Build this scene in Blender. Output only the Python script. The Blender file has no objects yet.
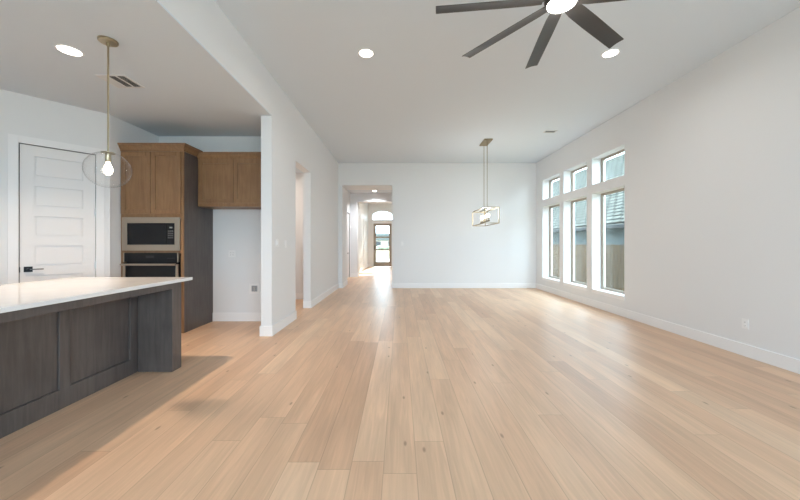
import bpy, bmesh, math, random
from mathutils import Vector, Matrix
random.seed(7)
S = bpy.context.scene
COL = S.collection

# ------------------------------------------------------------------ camera
CAMZ = 1.295
cd = bpy.data.cameras.new('camera'); cam = bpy.data.objects.new('camera', cd); COL.objects.link(cam)
cam.location = (0, 0, CAMZ); cam.rotation_euler = (math.pi/2, 0, 0)
cd.sensor_width = 36; cd.lens = 36*325/800; cd.shift_x = 0.0; cd.shift_y = -6.2/800
cd.clip_start = 0.02; cd.clip_end = 300
S.camera = cam

# ------------------------------------------------------------------ sky, sun, exposure
SKY = 13.0
w = bpy.data.worlds.new('sky'); S.world = w; w.use_nodes = True
bg = w.node_tree.nodes['Background']
bg.inputs['Color'].default_value = (0.68, 0.82, 1.0, 1); bg.inputs['Strength'].default_value = SKY
sd = bpy.data.lights.new('sun', 'SUN'); sd.energy = 18; sd.angle = math.radians(0.6); sd.color = (1, 0.93, 0.82)
sun = bpy.data.objects.new('sun', sd); COL.objects.link(sun)
sun.rotation_euler = Vector((-0.14, -1.0, -0.58)).to_track_quat('-Z', 'Y').to_euler()
sun.location = (6, 30, 20)
S.view_settings.view_transform = 'Standard'; S.view_settings.look = 'None'
S.view_settings.gamma = 1; S.view_settings.use_curve_mapping = False
S.view_settings.exposure = 0.1
S.cycles.use_denoising = True
S.cycles.max_bounces = 14; S.cycles.diffuse_bounces = 8; S.cycles.glossy_bounces = 4
S.cycles.transparent_max_bounces = 16; S.cycles.transmission_bounces = 8
S.cycles.caustics_reflective = False; S.cycles.caustics_refractive = False
S.cycles.sample_clamp_indirect = 6

def portal(name, loc, rot, sx, sy):
    l = bpy.data.lights.new(name, 'AREA'); l.shape = 'RECTANGLE'; l.size = sx; l.size_y = sy
    l.cycles.is_portal = True
    o = bpy.data.objects.new(name, l); COL.objects.link(o); o.location = loc; o.rotation_euler = rot
    return o

def rear_lamp(loc, sx, sz, watts, col=(0.54, 0.735, 1.0)):
    '''daylight added as fill: area lamp in an unseen rear window, facing into the room'''
    l = bpy.data.lights.new('rear_fill', 'AREA'); l.shape = 'RECTANGLE'; l.size = sx; l.size_y = sz; l.energy = watts; l.color = col
    o = bpy.data.objects.new('rear_fill', l); COL.objects.link(o); o.location = loc; o.rotation_euler = (math.pi/2+0.2, 0, 0)
for (xa, xb, za, zb_, wt) in ((-4.4, -3.6, 1.0, 2.2, 3), (-0.9, 0.6, 0.3, 2.7, 48), (0.8, 2.3, 0.3, 2.7, 48), (2.45, 3.75, 0.3, 2.7, 44)):
    rear_lamp(((xa+xb)/2, -3.12, (za+zb_)/2), xb-xa, zb_-za, wt)

# ------------------------------------------------------------------ materials
def new_mat(name):
    m = bpy.data.materials.new(name); m.use_nodes = True
    nt = m.node_tree; b = nt.nodes['Principled BSDF']
    return m, nt, b
def N(nt, t, **k):
    n = nt.nodes.new(t)
    for a, v in k.items(): setattr(n, a, v)
    return n
def L(nt, a, b): nt.links.new(a, b)
def rgb(r, g, b):
    f = lambda c: (c/255/12.92) if c/255 <= 0.04045 else ((c/255+0.055)/1.055)**2.4
    return (f(r), f(g), f(b), 1)
def math_node(nt, op, a, b=None):
    n = N(nt, 'ShaderNodeMath', operation=op)
    for i, v in enumerate((a, b)):
        if v is None: continue
        if isinstance(v, (int, float)): n.inputs[i].default_value = v
        else: L(nt, v, n.inputs[i])
    return n.outputs[0]

def paint(name, col, rough=0.55, bump=0.03, scale=180):
    m, nt, b = new_mat(name)
    tc = N(nt, 'ShaderNodeTexCoord'); no = N(nt, 'ShaderNodeTexNoise'); no.inputs['Scale'].default_value = scale
    L(nt, tc.outputs['Object'], no.inputs['Vector'])
    bp = N(nt, 'ShaderNodeBump'); bp.inputs['Strength'].default_value = bump; bp.inputs['Distance'].default_value = 0.002
    L(nt, no.outputs['Fac'], bp.inputs['Height']); L(nt, bp.outputs['Normal'], b.inputs['Normal'])
    b.inputs['Base Color'].default_value = col; b.inputs['Roughness'].default_value = rough
    b.inputs['Specular IOR Level'].default_value = 0.3
    return m
def metal(name, col, rough=0.3, metallic=1.0):
    m, nt, b = new_mat(name)
    tc = N(nt, 'ShaderNodeTexCoord'); no = N(nt, 'ShaderNodeTexNoise'); no.inputs['Scale'].default_value = 60
    L(nt, tc.outputs['Object'], no.inputs['Vector'])
    mr = N(nt, 'ShaderNodeMapRange'); mr.inputs['To Min'].default_value = rough*0.85; mr.inputs['To Max'].default_value = rough*1.15
    L(nt, no.outputs['Fac'], mr.inputs['Value']); L(nt, mr.outputs[0], b.inputs['Roughness'])
    b.inputs['Base Color'].default_value = col; b.inputs['Metallic'].default_value = metallic
    return m
def emit(name, col, s):
    m, nt, b = new_mat(name)
    b.inputs['Base Color'].default_value = (0.8, 0.8, 0.8, 1)
    b.inputs['Emission Color'].default_value = col; b.inputs['Emission Strength'].default_value = s
    return m
def glass(name, tint, wave=0.0, ior=1.45):
    m, nt, b = new_mat(name); nt.nodes.remove(b)
    out = nt.nodes['Material Output']
    t = N(nt, 'ShaderNodeBsdfTransparent'); t.inputs['Color'].default_value = tint
    g = N(nt, 'ShaderNodeBsdfGlossy'); g.inputs['Roughness'].default_value = 0.01
    fr = N(nt, 'ShaderNodeFresnel'); ge = N(nt, 'ShaderNodeNewGeometry')
    L(nt, math_node(nt, 'ADD', math_node(nt, 'MULTIPLY', ge.outputs['Backfacing'], 1/ior-ior), ior), fr.inputs['IOR'])   # same ratio on both faces
    mx = N(nt, 'ShaderNodeMixShader')
    L(nt, fr.outputs[0], mx.inputs[0]); L(nt, t.outputs[0], mx.inputs[1]); L(nt, g.outputs[0], mx.inputs[2])
    L(nt, mx.outputs[0], out.inputs['Surface'])
    if wave:
        tc = N(nt, 'ShaderNodeTexCoord'); no = N(nt, 'ShaderNodeTexNoise'); no.inputs['Scale'].default_value = 16; no.inputs['Detail'].default_value = 1
        L(nt, tc.outputs['Object'], no.inputs['Vector'])
        bp = N(nt, 'ShaderNodeBump'); bp.inputs['Strength'].default_value = wave; bp.inputs['Distance'].default_value = 0.02
        L(nt, no.outputs['Fac'], bp.inputs['Height']); L(nt, bp.outputs['Normal'], g.inputs['Normal'])
    return m
def stained_wood(name, dark, light, axis='Z', rough=0.42, scale=1.0):
    """stained wood with grain running along one axis"""
    m, nt, b = new_mat(name)
    tc = N(nt, 'ShaderNodeTexCoord'); mp = N(nt, 'ShaderNodeMapping')
    sc = {'X': (1.2, 14, 14), 'Y': (14, 1.2, 14), 'Z': (14, 14, 1.2)}[axis]
    mp.inputs['Scale'].default_value = tuple(v*scale for v in sc)
    L(nt, tc.outputs['Object'], mp.inputs['Vector'])
    n1 = N(nt, 'ShaderNodeTexNoise'); n1.inputs['Scale'].default_value = 2.2; n1.inputs['Detail'].default_value = 7; n1.inputs['Distortion'].default_value = 0.6
    L(nt, mp.outputs[0], n1.inputs['Vector'])
    n2 = N(nt, 'ShaderNodeTexNoise'); n2.inputs['Scale'].default_value = 3.5; n2.inputs['Detail'].default_value = 3
    L(nt, tc.outputs['Object'], n2.inputs['Vector'])
    f = math_node(nt, 'ADD', math_node(nt, 'MULTIPLY', n1.outputs['Fac'], 0.6), math_node(nt, 'MULTIPLY', n2.outputs['Fac'], 0.4))
    cr = N(nt, 'ShaderNodeValToRGB'); cr.color_ramp.elements[0].position = 0.34; cr.color_ramp.elements[1].position = 0.66
    cr.color_ramp.elements[0].color = dark; cr.color_ramp.elements[1].color = light
    L(nt, f, cr.inputs[0]); L(nt, cr.outputs[0], b.inputs['Base Color'])
    b.inputs['Roughness'].default_value = rough
    bp = N(nt, 'ShaderNodeBump'); bp.inputs['Strength'].default_value = 0.06; bp.inputs['Distance'].default_value = 0.002
    L(nt, n1.outputs['Fac'], bp.inputs['Height']); L(nt, bp.outputs['Normal'], b.inputs['Normal'])
    return m

def oak_floor():
    m, nt, b = new_mat('oak planks')
    tc = N(nt, 'ShaderNodeTexCoord'); sp = N(nt, 'ShaderNodeSeparateXYZ'); L(nt, tc.outputs['Object'], sp.inputs[0])
    W, LEN = 0.19, 2.4
    xs = math_node(nt, 'DIVIDE', math_node(nt, 'ADD', sp.outputs[0], 20.045), W)
    row = math_node(nt, 'FLOOR', xs); fx = math_node(nt, 'FRACT', xs)
    wn = N(nt, 'ShaderNodeTexWhiteNoise', noise_dimensions='1D'); L(nt, row, wn.inputs['W'])
    ys = math_node(nt, 'ADD', math_node(nt, 'DIVIDE', math_node(nt, 'ADD', sp.outputs[1], 30), LEN), math_node(nt, 'MULTIPLY', wn.outputs['Value'], 7.3))
    colm = math_node(nt, 'FLOOR', ys); fy = math_node(nt, 'FRACT', ys)
    cb = N(nt, 'ShaderNodeCombineXYZ'); L(nt, row, cb.inputs[0]); L(nt, colm, cb.inputs[1])
    w2 = N(nt, 'ShaderNodeTexWhiteNoise', noise_dimensions='2D'); L(nt, cb.outputs[0], w2.inputs['Vector'])
    # plank tone
    cr = N(nt, 'ShaderNodeValToRGB'); e = cr.color_ramp.elements
    e[0].position = 0.0; e[0].color = FLOOR_COLS[0]
    e[1].position = 1.0; e[1].color = FLOOR_COLS[3]
    k = e.new(0.25); k.color = FLOOR_COLS[1]
    k = e.new(0.75); k.color = FLOOR_COLS[2]
    L(nt, w2.outputs['Value'], cr.inputs[0])
    # grain, shifted per plank
    off = N(nt, 'ShaderNodeVectorMath', operation='MULTIPLY_ADD')
    L(nt, w2.outputs['Color'], off.inputs[0]); off.inputs[1].default_value = (17, 31, 5); L(nt, tc.outputs['Object'], off.inputs[2])
    mp = N(nt, 'ShaderNodeMapping'); mp.inputs['Scale'].default_value = (26, 1.3, 1); L(nt, off.outputs[0], mp.inputs[0])
    g1 = N(nt, 'ShaderNodeTexNoise'); g1.inputs['Scale'].default_value = 1.6; g1.inputs['Detail'].default_value = 8; g1.inputs['Distortion'].default_value = 0.9
    L(nt, mp.outputs[0], g1.inputs['Vector'])
    mp3 = N(nt, 'ShaderNodeMapping'); mp3.inputs['Scale'].default_value = (5, 0.7, 1); L(nt, off.outputs[0], mp3.inputs[0])
    g2 = N(nt, 'ShaderNodeTexNoise'); g2.inputs['Scale'].default_value = 1.3; g2.inputs['Detail'].default_value = 3; L(nt, mp3.outputs[0], g2.inputs['Vector'])
    gr = N(nt, 'ShaderNodeMapRange'); gr.inputs['From Min'].default_value = 0.3; gr.inputs['From Max'].default_value = 0.7
    gr.inputs['To Min'].default_value = 0.89; gr.inputs['To Max'].default_value = 1.06; L(nt, g1.outputs['Fac'], gr.inputs['Value'])
    gr2 = N(nt, 'ShaderNodeMapRange'); gr2.inputs['From Min'].default_value = 0.3; gr2.inputs['From Max'].default_value = 0.7
    gr2.inputs['To Min'].default_value = 0.9; gr2.inputs['To Max'].default_value = 1.07; L(nt, g2.outputs['Fac'], gr2.inputs['Value'])
    # knots
    mk = N(nt, 'ShaderNodeMapping'); mk.inputs['Scale'].default_value = (6.0, 2.2, 1); L(nt, off.outputs[0], mk.inputs[0])
    vo = N(nt, 'ShaderNodeTexVoronoi', feature='F1', voronoi_dimensions='2D'); vo.inputs['Scale'].default_value = 1.0; L(nt, mk.outputs[0], vo.inputs['Vector'])
    sc = N(nt, 'ShaderNodeSeparateColor'); L(nt, vo.outputs['Color'], sc.inputs[0])
    rare = math_node(nt, 'GREATER_THAN', sc.outputs[0], 0.86)
    kn = N(nt, 'ShaderNodeMapRange', interpolation_type='SMOOTHSTEP'); kn.inputs['From Min'].default_value = 0.02; kn.inputs['From Max'].default_value = 0.085
    kn.inputs['To Min'].default_value = 0.55; kn.inputs['To Max'].default_value = 0.0; L(nt, vo.outputs['Distance'], kn.inputs['Value'])
    kmask = math_node(nt, 'MULTIPLY', kn.outputs[0], rare)
    # seams
    dx = math_node(nt, 'MULTIPLY', math_node(nt, 'MINIMUM', fx, math_node(nt, 'SUBTRACT', 1.0, fx)), W)
    dy = math_node(nt, 'MULTIPLY', math_node(nt, 'MINIMUM', fy, math_node(nt, 'SUBTRACT', 1.0, fy)), LEN)
    d = math_node(nt, 'MINIMUM', dx, dy)
    sm = N(nt, 'ShaderNodeMapRange', interpolation_type='SMOOTHSTEP'); sm.inputs['From Min'].default_value = 0.0; sm.inputs['From Max'].default_value = 0.004
    sm.inputs['To Min'].default_value = 0.72; sm.inputs['To Max'].default_value = 1.0; L(nt, d, sm.inputs['Value'])
    fac = math_node(nt, 'MULTIPLY', math_node(nt, 'MULTIPLY', gr.outputs[0], gr2.outputs[0]), sm.outputs[0])
    mv = N(nt, 'ShaderNodeVectorMath', operation='SCALE'); L(nt, cr.outputs[0], mv.inputs[0]); L(nt, fac, mv.inputs['Scale'])
    mx = N(nt, 'ShaderNodeMix', data_type='RGBA'); L(nt, kmask, mx.inputs['Factor']); L(nt, mv.outputs[0], mx.inputs['A'])
    mx.inputs['B'].default_value = rgb(104, 74, 55)
    L(nt, mx.outputs['Result'], b.inputs['Base Color'])
    rr = N(nt, 'ShaderNodeMapRange'); rr.inputs['To Min'].default_value = 0.32; rr.inputs['To Max'].default_value = 0.44; L(nt, g1.outputs['Fac'], rr.inputs['Value'])
    L(nt, rr.outputs[0], b.inputs['Roughness']); b.inputs['Specular IOR Level'].default_value = 0.45
    bp = N(nt, 'ShaderNodeBump'); bp.inputs['Strength'].default_value = 0.12; bp.inputs['Distance'].default_value = 0.002
    L(nt, sm.outputs[0], bp.inputs['Height']); L(nt, bp.outputs['Normal'], b.inputs['Normal'])
    return m
FLOOR_COLS = [rgb(204, 166, 136), rgb(214, 178, 147), rgb(218, 183, 152), rgb(227, 195, 164)]

def quartz():
    m, nt, b = new_mat('white quartz')
    tc = N(nt, 'ShaderNodeTexCoord'); no = N(nt, 'ShaderNodeTexNoise'); no.inputs['Scale'].default_value = 3; no.inputs['Detail'].default_value = 9; no.inputs['Distortion'].default_value = 1.5
    L(nt, tc.outputs['Object'], no.inputs['Vector'])
    cr = N(nt, 'ShaderNodeValToRGB'); cr.color_ramp.elements[0].color = (0.715, 0.712, 0.71, 1); cr.color_ramp.elements[1].color = (0.74, 0.738, 0.735, 1)
    cr.color_ramp.elements[0].position = 0.4; cr.color_ramp.elements[1].position = 0.55
    L(nt, no.outputs['Fac'], cr.inputs[0]); L(nt, cr.outputs[0], b.inputs['Base Color'])
    b.inputs['Roughness'].default_value = 0.05
    return m
def shingles():
    m, nt, b = new_mat('roof shingles')
    tc = N(nt, 'ShaderNodeTexCoord'); mp = N(nt, 'ShaderNodeMapping'); mp.inputs['Rotation'].default_value = (0, 0, math.pi/2)
    sp = N(nt, 'ShaderNodeSeparateXYZ'); L(nt, tc.outputs['Object'], sp.inputs[0])
    cb = N(nt, 'ShaderNodeCombineXYZ'); L(nt, sp.outputs[1], cb.inputs[0]); L(nt, math_node(nt, 'MULTIPLY', sp.outputs[2], 1.41), cb.inputs[1])
    br = N(nt, 'ShaderNodeTexBrick'); L(nt, cb.outputs[0], br.inputs['Vector'])
    br.inputs['Color1'].default_value = (0.078, 0.084, 0.077, 1); br.inputs['Color2'].default_value = (0.108, 0.115, 0.106, 1); br.inputs['Mortar'].default_value = (0.016, 0.018, 0.017, 1)
    br.inputs['Scale'].default_value = 1; br.inputs['Brick Width'].default_value = 0.42; br.inputs['Row Height'].default_value = 0.2; br.inputs['Mortar Size'].default_value = 0.036
    L(nt, br.outputs['Color'], b.inputs['Base Color']); b.inputs['Specular IOR Level'].default_value = 0.0; b.inputs['Roughness'].default_value = 0.9
    return m
def noisy(name, c1, c2, scale=4, rough=0.9):
    m, nt, b = new_mat(name)
    tc = N(nt, 'ShaderNodeTexCoord'); no = N(nt, 'ShaderNodeTexNoise'); no.inputs['Scale'].default_value = scale; no.inputs['Detail'].default_value = 8
    L(nt, tc.outputs['Object'], no.inputs['Vector'])
    cr = N(nt, 'ShaderNodeValToRGB'); cr.color_ramp.elements[0].color = c1; cr.color_ramp.elements[1].color = c2
    cr.color_ramp.elements[0].position = 0.35; cr.color_ramp.elements[1].position = 0.65
    L(nt, no.outputs['Fac'], cr.inputs[0]); L(nt, cr.outputs[0], b.inputs['Base Color']); b.inputs['Roughness'].default_value = rough
    b.inputs['Specular IOR Level'].default_value = 0.05
    return m

def matte(m):
    m.node_tree.nodes['Principled BSDF'].inputs['Specular IOR Level'].default_value = 0.05
    return m
M = {
 'wall': paint('wall paint', (0.76, 0.765, 0.77, 1)),
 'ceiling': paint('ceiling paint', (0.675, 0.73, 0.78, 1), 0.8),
 'trim': paint('white trim enamel', (0.83, 0.83, 0.835, 1), 0.35, 0.01),
 'door': paint('white door enamel', (0.80, 0.79, 0.785, 1), 0.4, 0.01),
 'gap': paint('dark reveal', (0.05, 0.05, 0.05, 1), 0.8),
 'floor': oak_floor(),
 'cabinet': stained_wood('brown stained alder', rgb(124, 92, 63), rgb(147, 113, 80)),
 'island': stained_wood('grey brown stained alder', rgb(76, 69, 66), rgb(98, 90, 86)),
 'quartz': quartz(),
 'steel': metal('brushed warm steel', (0.50, 0.43, 0.35, 1), 0.36),
 'black_glass': paint('black appliance glass', (0.012, 0.012, 0.013, 1), 0.06, 0.0),
 'black': metal('matte black metal', (0.02, 0.02, 0.022, 1), 0.45, 0.6),
 'gunmetal': metal('gunmetal', (0.16, 0.155, 0.15, 1), 0.4),
 'nickel': metal('satin nickel', (0.55, 0.53, 0.5, 1), 0.3),
 'brass': metal('aged brass', (0.47, 0.40, 0.28, 1), 0.3),
 'gold': metal('brushed champagne gold', (0.33, 0.27, 0.18, 1), 0.5),
 'fan': metal('dark bronze fan finish', (0.055, 0.052, 0.05, 1), 0.42, 0.35),
 'plastic': paint('white plastic', (0.82, 0.82, 0.82, 1), 0.3, 0.0),
 'grille': paint('white vent enamel', (0.7, 0.7, 0.7, 1), 0.4, 0.0),
 'duct': paint('dark duct', (0.2, 0.2, 0.2, 1), 0.8, 0.0),
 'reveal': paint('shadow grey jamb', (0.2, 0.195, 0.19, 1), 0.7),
 'grey': paint('grey valve recess', (0.35, 0.36, 0.37, 1), 0.6, 0.0),
 'bronze_frame': paint('tan window vinyl', rgb(172, 162, 150), 0.45, 0.0),
 'door_frame': paint('grey brown door paint', rgb(150, 142, 132), 0.4, 0.0),
 'pane': glass('window glass', (0.93, 0.975, 0.95, 1)),
 'clear': glass('clear globe glass', (0.992, 0.992, 0.99, 1), wave=0.3, ior=1.42),
 'can': emit('recessed lens glow', (1.0, 0.93, 0.84, 1), 9),
 'fanlight': emit('fan lens glow', (1.0, 0.92, 0.82, 1), 9),
 'bulb': emit('bulb glow', (1.0, 0.86, 0.66, 1), 14),
 'shingle': shingles(),
 'siding': matte(paint('pale blue siding', rgb(92, 104, 108), 0.8)),
 'fascia': matte(paint('grey gutter', rgb(52, 56, 58), 0.7)),
 'fence': matte(stained_wood('weathered cedar', rgb(72, 63, 53), rgb(94, 82, 69), 'Z', 0.9)),
 'lawn': noisy('lawn', (0.24, 0.24, 0.14, 1), (0.34, 0.32, 0.22, 1), 5),
 'concrete': noisy('concrete', (0.3, 0.29, 0.27, 1), (0.42, 0.41, 0.39, 1), 3),
 'asphalt': noisy('asphalt', (0.06, 0.06, 0.06, 1), (0.1, 0.1, 0.1, 1), 6),
 'brick': noisy('pale brick', (0.3, 0.27, 0.24, 1), (0.42, 0.38, 0.34, 1), 8),
 'leaf': noisy('shrub leaves', (0.16, 0.18, 0.14, 1), (0.24, 0.26, 0.2, 1), 9),
}

# ------------------------------------------------------------------ mesh helpers
class MB:
    def __init__(s, origin=(0, 0, 0)): s.bm = bmesh.new(); s.o = Vector(origin)
    def box(s, x0, x1, y0, y1, z0, z1, bev=0.0, seg=2):
        g = bmesh.ops.create_cube(s.bm, size=1.0)['verts']
        for v in g: v.co = Vector(((x0+x1)/2 + v.co.x*(x1-x0), (y0+y1)/2 + v.co.y*(y1-y0), (z0+z1)/2 + v.co.z*(z1-z0))) - s.o
        if bev:
            ed = list({e for v in g for e in v.link_edges})
            bmesh.ops.bevel(s.bm, geom=ed, offset=bev, segments=seg, affect='EDGES', profile=0.5)
        return s
    def cyl(s, p0, p1, r, seg=20, r2=None, caps=True):
        p0, p1 = Vector(p0) - s.o, Vector(p1) - s.o
        d = p1 - p0; q = d.to_track_quat('Z', 'Y').to_matrix().to_4x4(); q.translation = (p0+p1)/2
        bmesh.ops.create_cone(s.bm, cap_ends=caps, segments=seg, radius1=r, radius2=r if r2 is None else r2, depth=d.length, matrix=q)
        return s
    def lathe(s, prof, c=(0, 0, 0), seg=48, closed=False):
        c = Vector(c) - s.o; rings = []
        for r, z in prof:
            if r < 1e-6: rings.append([s.bm.verts.new(c + Vector((0, 0, z)))])
            else: rings.append([s.bm.verts.new(c + Vector((r*math.cos(2*math.pi*i/seg), r*math.sin(2*math.pi*i/seg), z))) for i in range(seg)])
        pairs = list(zip(rings[:-1], rings[1:]))
        if closed: pairs.append((rings[-1], rings[0]))
        for a, b in pairs:
            for i in range(seg):
                j = (i+1) % seg
                if len(a) == 1 and len(b) == 1: break
                if len(a) == 1: s.bm.faces.new((a[0], b[j], b[i]))
                elif len(b) == 1: s.bm.faces.new((a[i], a[j], b[0]))
                else: s.bm.faces.new((a[i], a[j], b[j], b[i]))
        return s
    def prism(s, pts, d):
        """closed outline pts (3d) extruded by vector d"""
        d = Vector(d); a = [s.bm.verts.new(Vector(p) - s.o) for p in pts]; b = [s.bm.verts.new(Vector(p) + d - s.o) for p in pts]
        s.bm.faces.new(a); s.bm.faces.new(b[::-1])
        n = len(a)
        for i in range(n): s.bm.faces.new((a[i], b[i], b[(i+1) % n], a[(i+1) % n]))
        return s
    def build(s, name, mat, parent=None, smooth=False):
        bmesh.ops.recalc_face_normals(s.bm, faces=s.bm.faces)
        me = bpy.data.meshes.new(name); s.bm.to_mesh(me); s.bm.free()
        me.materials.append(M[mat] if isinstance(mat, str) else mat)
        if smooth:
            for p in me.polygons: p.use_smooth = True
            try: me.set_sharp_from_angle(angle=math.radians(35))
            except Exception: pass
        o = bpy.data.objects.new(name, me); COL.objects.link(o)
        if parent is not None: o.parent = parent
        elif s.o.length > 0: o.location = s.o
        return o

def tag(o, label, cat, group=None, kind=None):
    o['label'] = label; o['category'] = cat
    if group: o['group'] = group
    if kind: o['kind'] = kind
    return o
def thing(name, loc, label, cat, group=None, rz=0.0):
    o = bpy.data.objects.new(name, None); COL.objects.link(o); o.location = loc; o.rotation_euler = (0, 0, rz)
    o.empty_display_size = 0.1
    return tag(o, label, cat, group)
def struct(o, label=None, cat=None):
    o['kind'] = 'structure'
    if label: o['label'] = label
    if cat: o['category'] = cat
    return o
def copy_tree(o, parent=None):
    c = o.copy(); COL.objects.link(c)
    if parent is not None: c.parent = parent
    for ch in list(o.children): copy_tree(ch, c)
    return c

def wall_mesh(name, axis, p0, p1, u0, u1, z0, z1, holes, mat='wall'):
    """slab between p0 and p1 on the given axis; u is the other horizontal axis; rectangular holes (ua,ub,za,zb)"""
    us = sorted({u0, u1, *[max(u0, min(u1, h[i])) for h in holes for i in (0, 1)]})
    zs = sorted({z0, z1, *[max(z0, min(z1, h[i])) for h in holes for i in (2, 3)]})
    def solid(i, j):
        if not (0 <= i < len(us)-1 and 0 <= j < len(zs)-1): return False
        uc, zc = (us[i]+us[i+1])/2, (zs[j]+zs[j+1])/2
        return not any(h[0] < uc < h[1] and h[2] < zc < h[3] for h in holes)
    mb = MB(); vc = {}
    def V(p, u, z):
        k = (p, u, z)
        if k not in vc: vc[k] = mb.bm.verts.new((p, u, z) if axis == 'X' else (u, p, z))
        return vc[k]
    for i in range(len(us)-1):
        for j in range(len(zs)-1):
            if not solid(i, j): continue
            a, b, c, d = us[i], us[i+1], zs[j], zs[j+1]
            for p in (p0, p1): mb.bm.faces.new((V(p, a, c), V(p, b, c), V(p, b, d), V(p, a, d)))
            if not solid(i-1, j): mb.bm.faces.new((V(p0, a, c), V(p1, a, c), V(p1, a, d), V(p0, a, d)))
            if not solid(i+1, j): mb.bm.faces.new((V(p0, b, c), V(p1, b, c), V(p1, b, d), V(p0, b, d)))
            if not solid(i, j-1): mb.bm.faces.new((V(p0, a, c), V(p1, a, c), V(p1, b, c), V(p0, b, c)))
            if not solid(i, j+1): mb.bm.faces.new((V(p0, a, d), V(p1, a, d), V(p1, b, d), V(p0, b, d)))
    return struct(mb.build(name, mat))

# ------------------------------------------------------------------ main dimensions
XL, XR, YB, YR, H, KC = -1.80, 3.98, 9.50, -3.2, 3.655, 3.092
WT = 0.15                       # left wall thickness
KY, KX = 5.44, -4.04            # kitchen back wall, kitchen side wall
LX = -5.6                       # far left wall
WIN = [(5.764, 6.737), (6.93, 7.911), (8.11, 9.07)]
LZ, UZ = (0.362, 2.333), (2.516, 3.06)

# ------------------------------------------------------------------ setting
struct(MB().box(LX-0.15, XR+0.3, YR-0.15, 18.75, -0.12, 0.0).build('floor', 'floor'))
struct(MB().box(XL-WT, XR+0.3, YR-0.15, YB+0.1, H, H+0.12).build('ceiling', 'ceiling'))
struct(MB().box(LX-0.15, XL-WT, YR-0.15, KY+0.15, KC, KC+0.12).build('ceiling', 'ceiling'))
struct(MB().box(XL-WT, XL, YR, 4.56, KC, KC+0.0149).build('ceiling', 'ceiling'))
struct(MB().box(-3.6, XL-WT, KY+0.15, 7.6, 2.95, 3.05).build('ceiling', 'ceiling'))
struct(MB().box(-2.1, 1.7, 10.36, 12.7, 3.28, 3.38).build('ceiling', 'ceiling'))
struct(MB().box(-2.1, 1.7, 13.3, 18.75, 3.66, 3.76).build('ceiling', 'ceiling'))

holes = [(a, b, *LZ) for a, b in WIN] + [(a, b, *UZ) for a, b in WIN]
wall_mesh('wall_right', 'X', XR, XR+0.28, YR, YB, 0, H, holes)
wall_mesh('wall_left', 'X', XL-WT, XL, YR, YB, 0, H, [(YR-1, 4.56, -1, KC+0.015), (5.60, 6.55, -1, 2.73)])
wall_mesh('wall_back', 'Y', YB, YB+0.86, -2.1, XR+0.28, 0, H, [(-1.687, -0.228, -1, 3.01)])
wall_mesh('wall_kitchen', 'Y', KY, KY+0.15, KX-0.15, XL-WT, 0, KC, [])
wall_mesh('wall_kitchen', 'X', KX-0.15, KX, 4.50, KY, 0, KC, [])
REARW = [(-4.4, -3.6, 1.0, 2.2), (-0.9, 0.6, 0.3, 2.7), (0.8, 2.3, 0.3, 2.7), (2.45, 3.75, 0.3, 2.7)]  # unseen windows, added behind the camera to light the room
wall_mesh('wall_rear', 'Y', YR-0.15, YR, LX-0.15, XR+0.28, 0, H, REARW)
wall_mesh('wall_left', 'X', LX-0.15, LX, YR, 2.7, 0, KC, [])
# side passage seen through the left opening
wall_mesh('wall_passage', 'Y', 7.6, 7.75, -3.6, XL-WT, 0, 3.05, [])
wall_mesh('wall_passage', 'X', -3.75, -3.6, KY+0.15, 7.75, 0, 3.05, [])
# hall and foyer behind the back wall
wall_mesh('wall_hall', 'X', -2.1, -1.95, 10.36, 12.7, 0, 3.38, [(11.90, 12.60, -1, 2.46)])
wall_mesh('wall_hall', 'X', -2.7, -2.55, 11.2, 12.7, 0, 3.38, [])
wall_mesh('wall_hall', 'X', 1.55, 1.7, 10.36, 12.7, 0, 3.38, [])
wall_mesh('wall_hall', 'Y', 12.7, 13.3, -2.1, 1.7, 0, 3.76, [(-1.668, 0.1, -1, 2.945)])
wall_mesh('wall_foyer', 'X', -1.97, -1.82, 13.3, 18.6, 0, 3.76, [])
wall_mesh('wall_foyer', 'X', 0.9, 1.05, 13.3, 18.6, 0, 3.76, [])

# foyer front wall with a door opening and an arched transom opening
DX0, DX1, DZ = -1.50, -0.48, 2.44
def front_wall():
    mb = MB(); y0, y1 = 18.46, 18.66
    xc, tw, tz0, tz1 = (DX0+DX1)/2, 0.62, 2.62, 3.18
    def rect(x0, x1, z0, z1): mb.box(x0, x1, y0, y1, z0, z1)
    rect(-1.97, xc-tw, 0, 3.76); rect(xc+tw, 1.05, 0, 3.76)
    rect(xc-tw, DX0, 0, tz0); rect(DX1, xc+tw, 0, tz0); rect(DX0, DX1, DZ, tz0)
    n = 24
    for i in range(n):
        a0, a1 = -1+2*i/n, -1+2*(i+1)/n
        zz = lambda a: 2.86 + (tz1-2.86)*math.sqrt(max(0, 1-a*a))
        mb.prism([(xc+a0*tw, y0, zz(a0)), (xc+a1*tw, y0, zz(a1)), (xc+a1*tw, y0, 3.76), (xc+a0*tw, y0, 3.76)], (0, y1-y0, 0))
    return struct(mb.build('wall_front', 'wall')), xc, tw, tz0, tz1
_, TXC, TTW, TZ0, TZ1 = front_wall()

# angled pantry wall: local x runs along the wall towards the left, local y points into the kitchen
AP = (KX, 4.50, 0); AU = Vector((-0.638, -0.770)).normalized(); ARZ = math.atan2(AU.y, AU.x)
PD0, PD1, PDH = 0.1247, 0.804, 2.505
ALEN = 2.40
mb = MB()
for (a, b, c, d) in ((-0.02, PD0, 0, KC), (PD1, ALEN, 0, KC), (PD0, PD1, PDH, KC)): mb.box(a, b, -0.13, 0, c, d)
o = struct(mb.build('wall_pantry', 'wall')); o.location = AP; o.rotation_euler = (0, 0, ARZ)
# pantry back, closing the opening behind the door
o = struct(MB().box(-0.1, 1.4, -0.9, -0.75, 0, KC).build('wall_pantry', 'wall')); o.location = AP; o.rotation_euler = (0, 0, ARZ)

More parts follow.
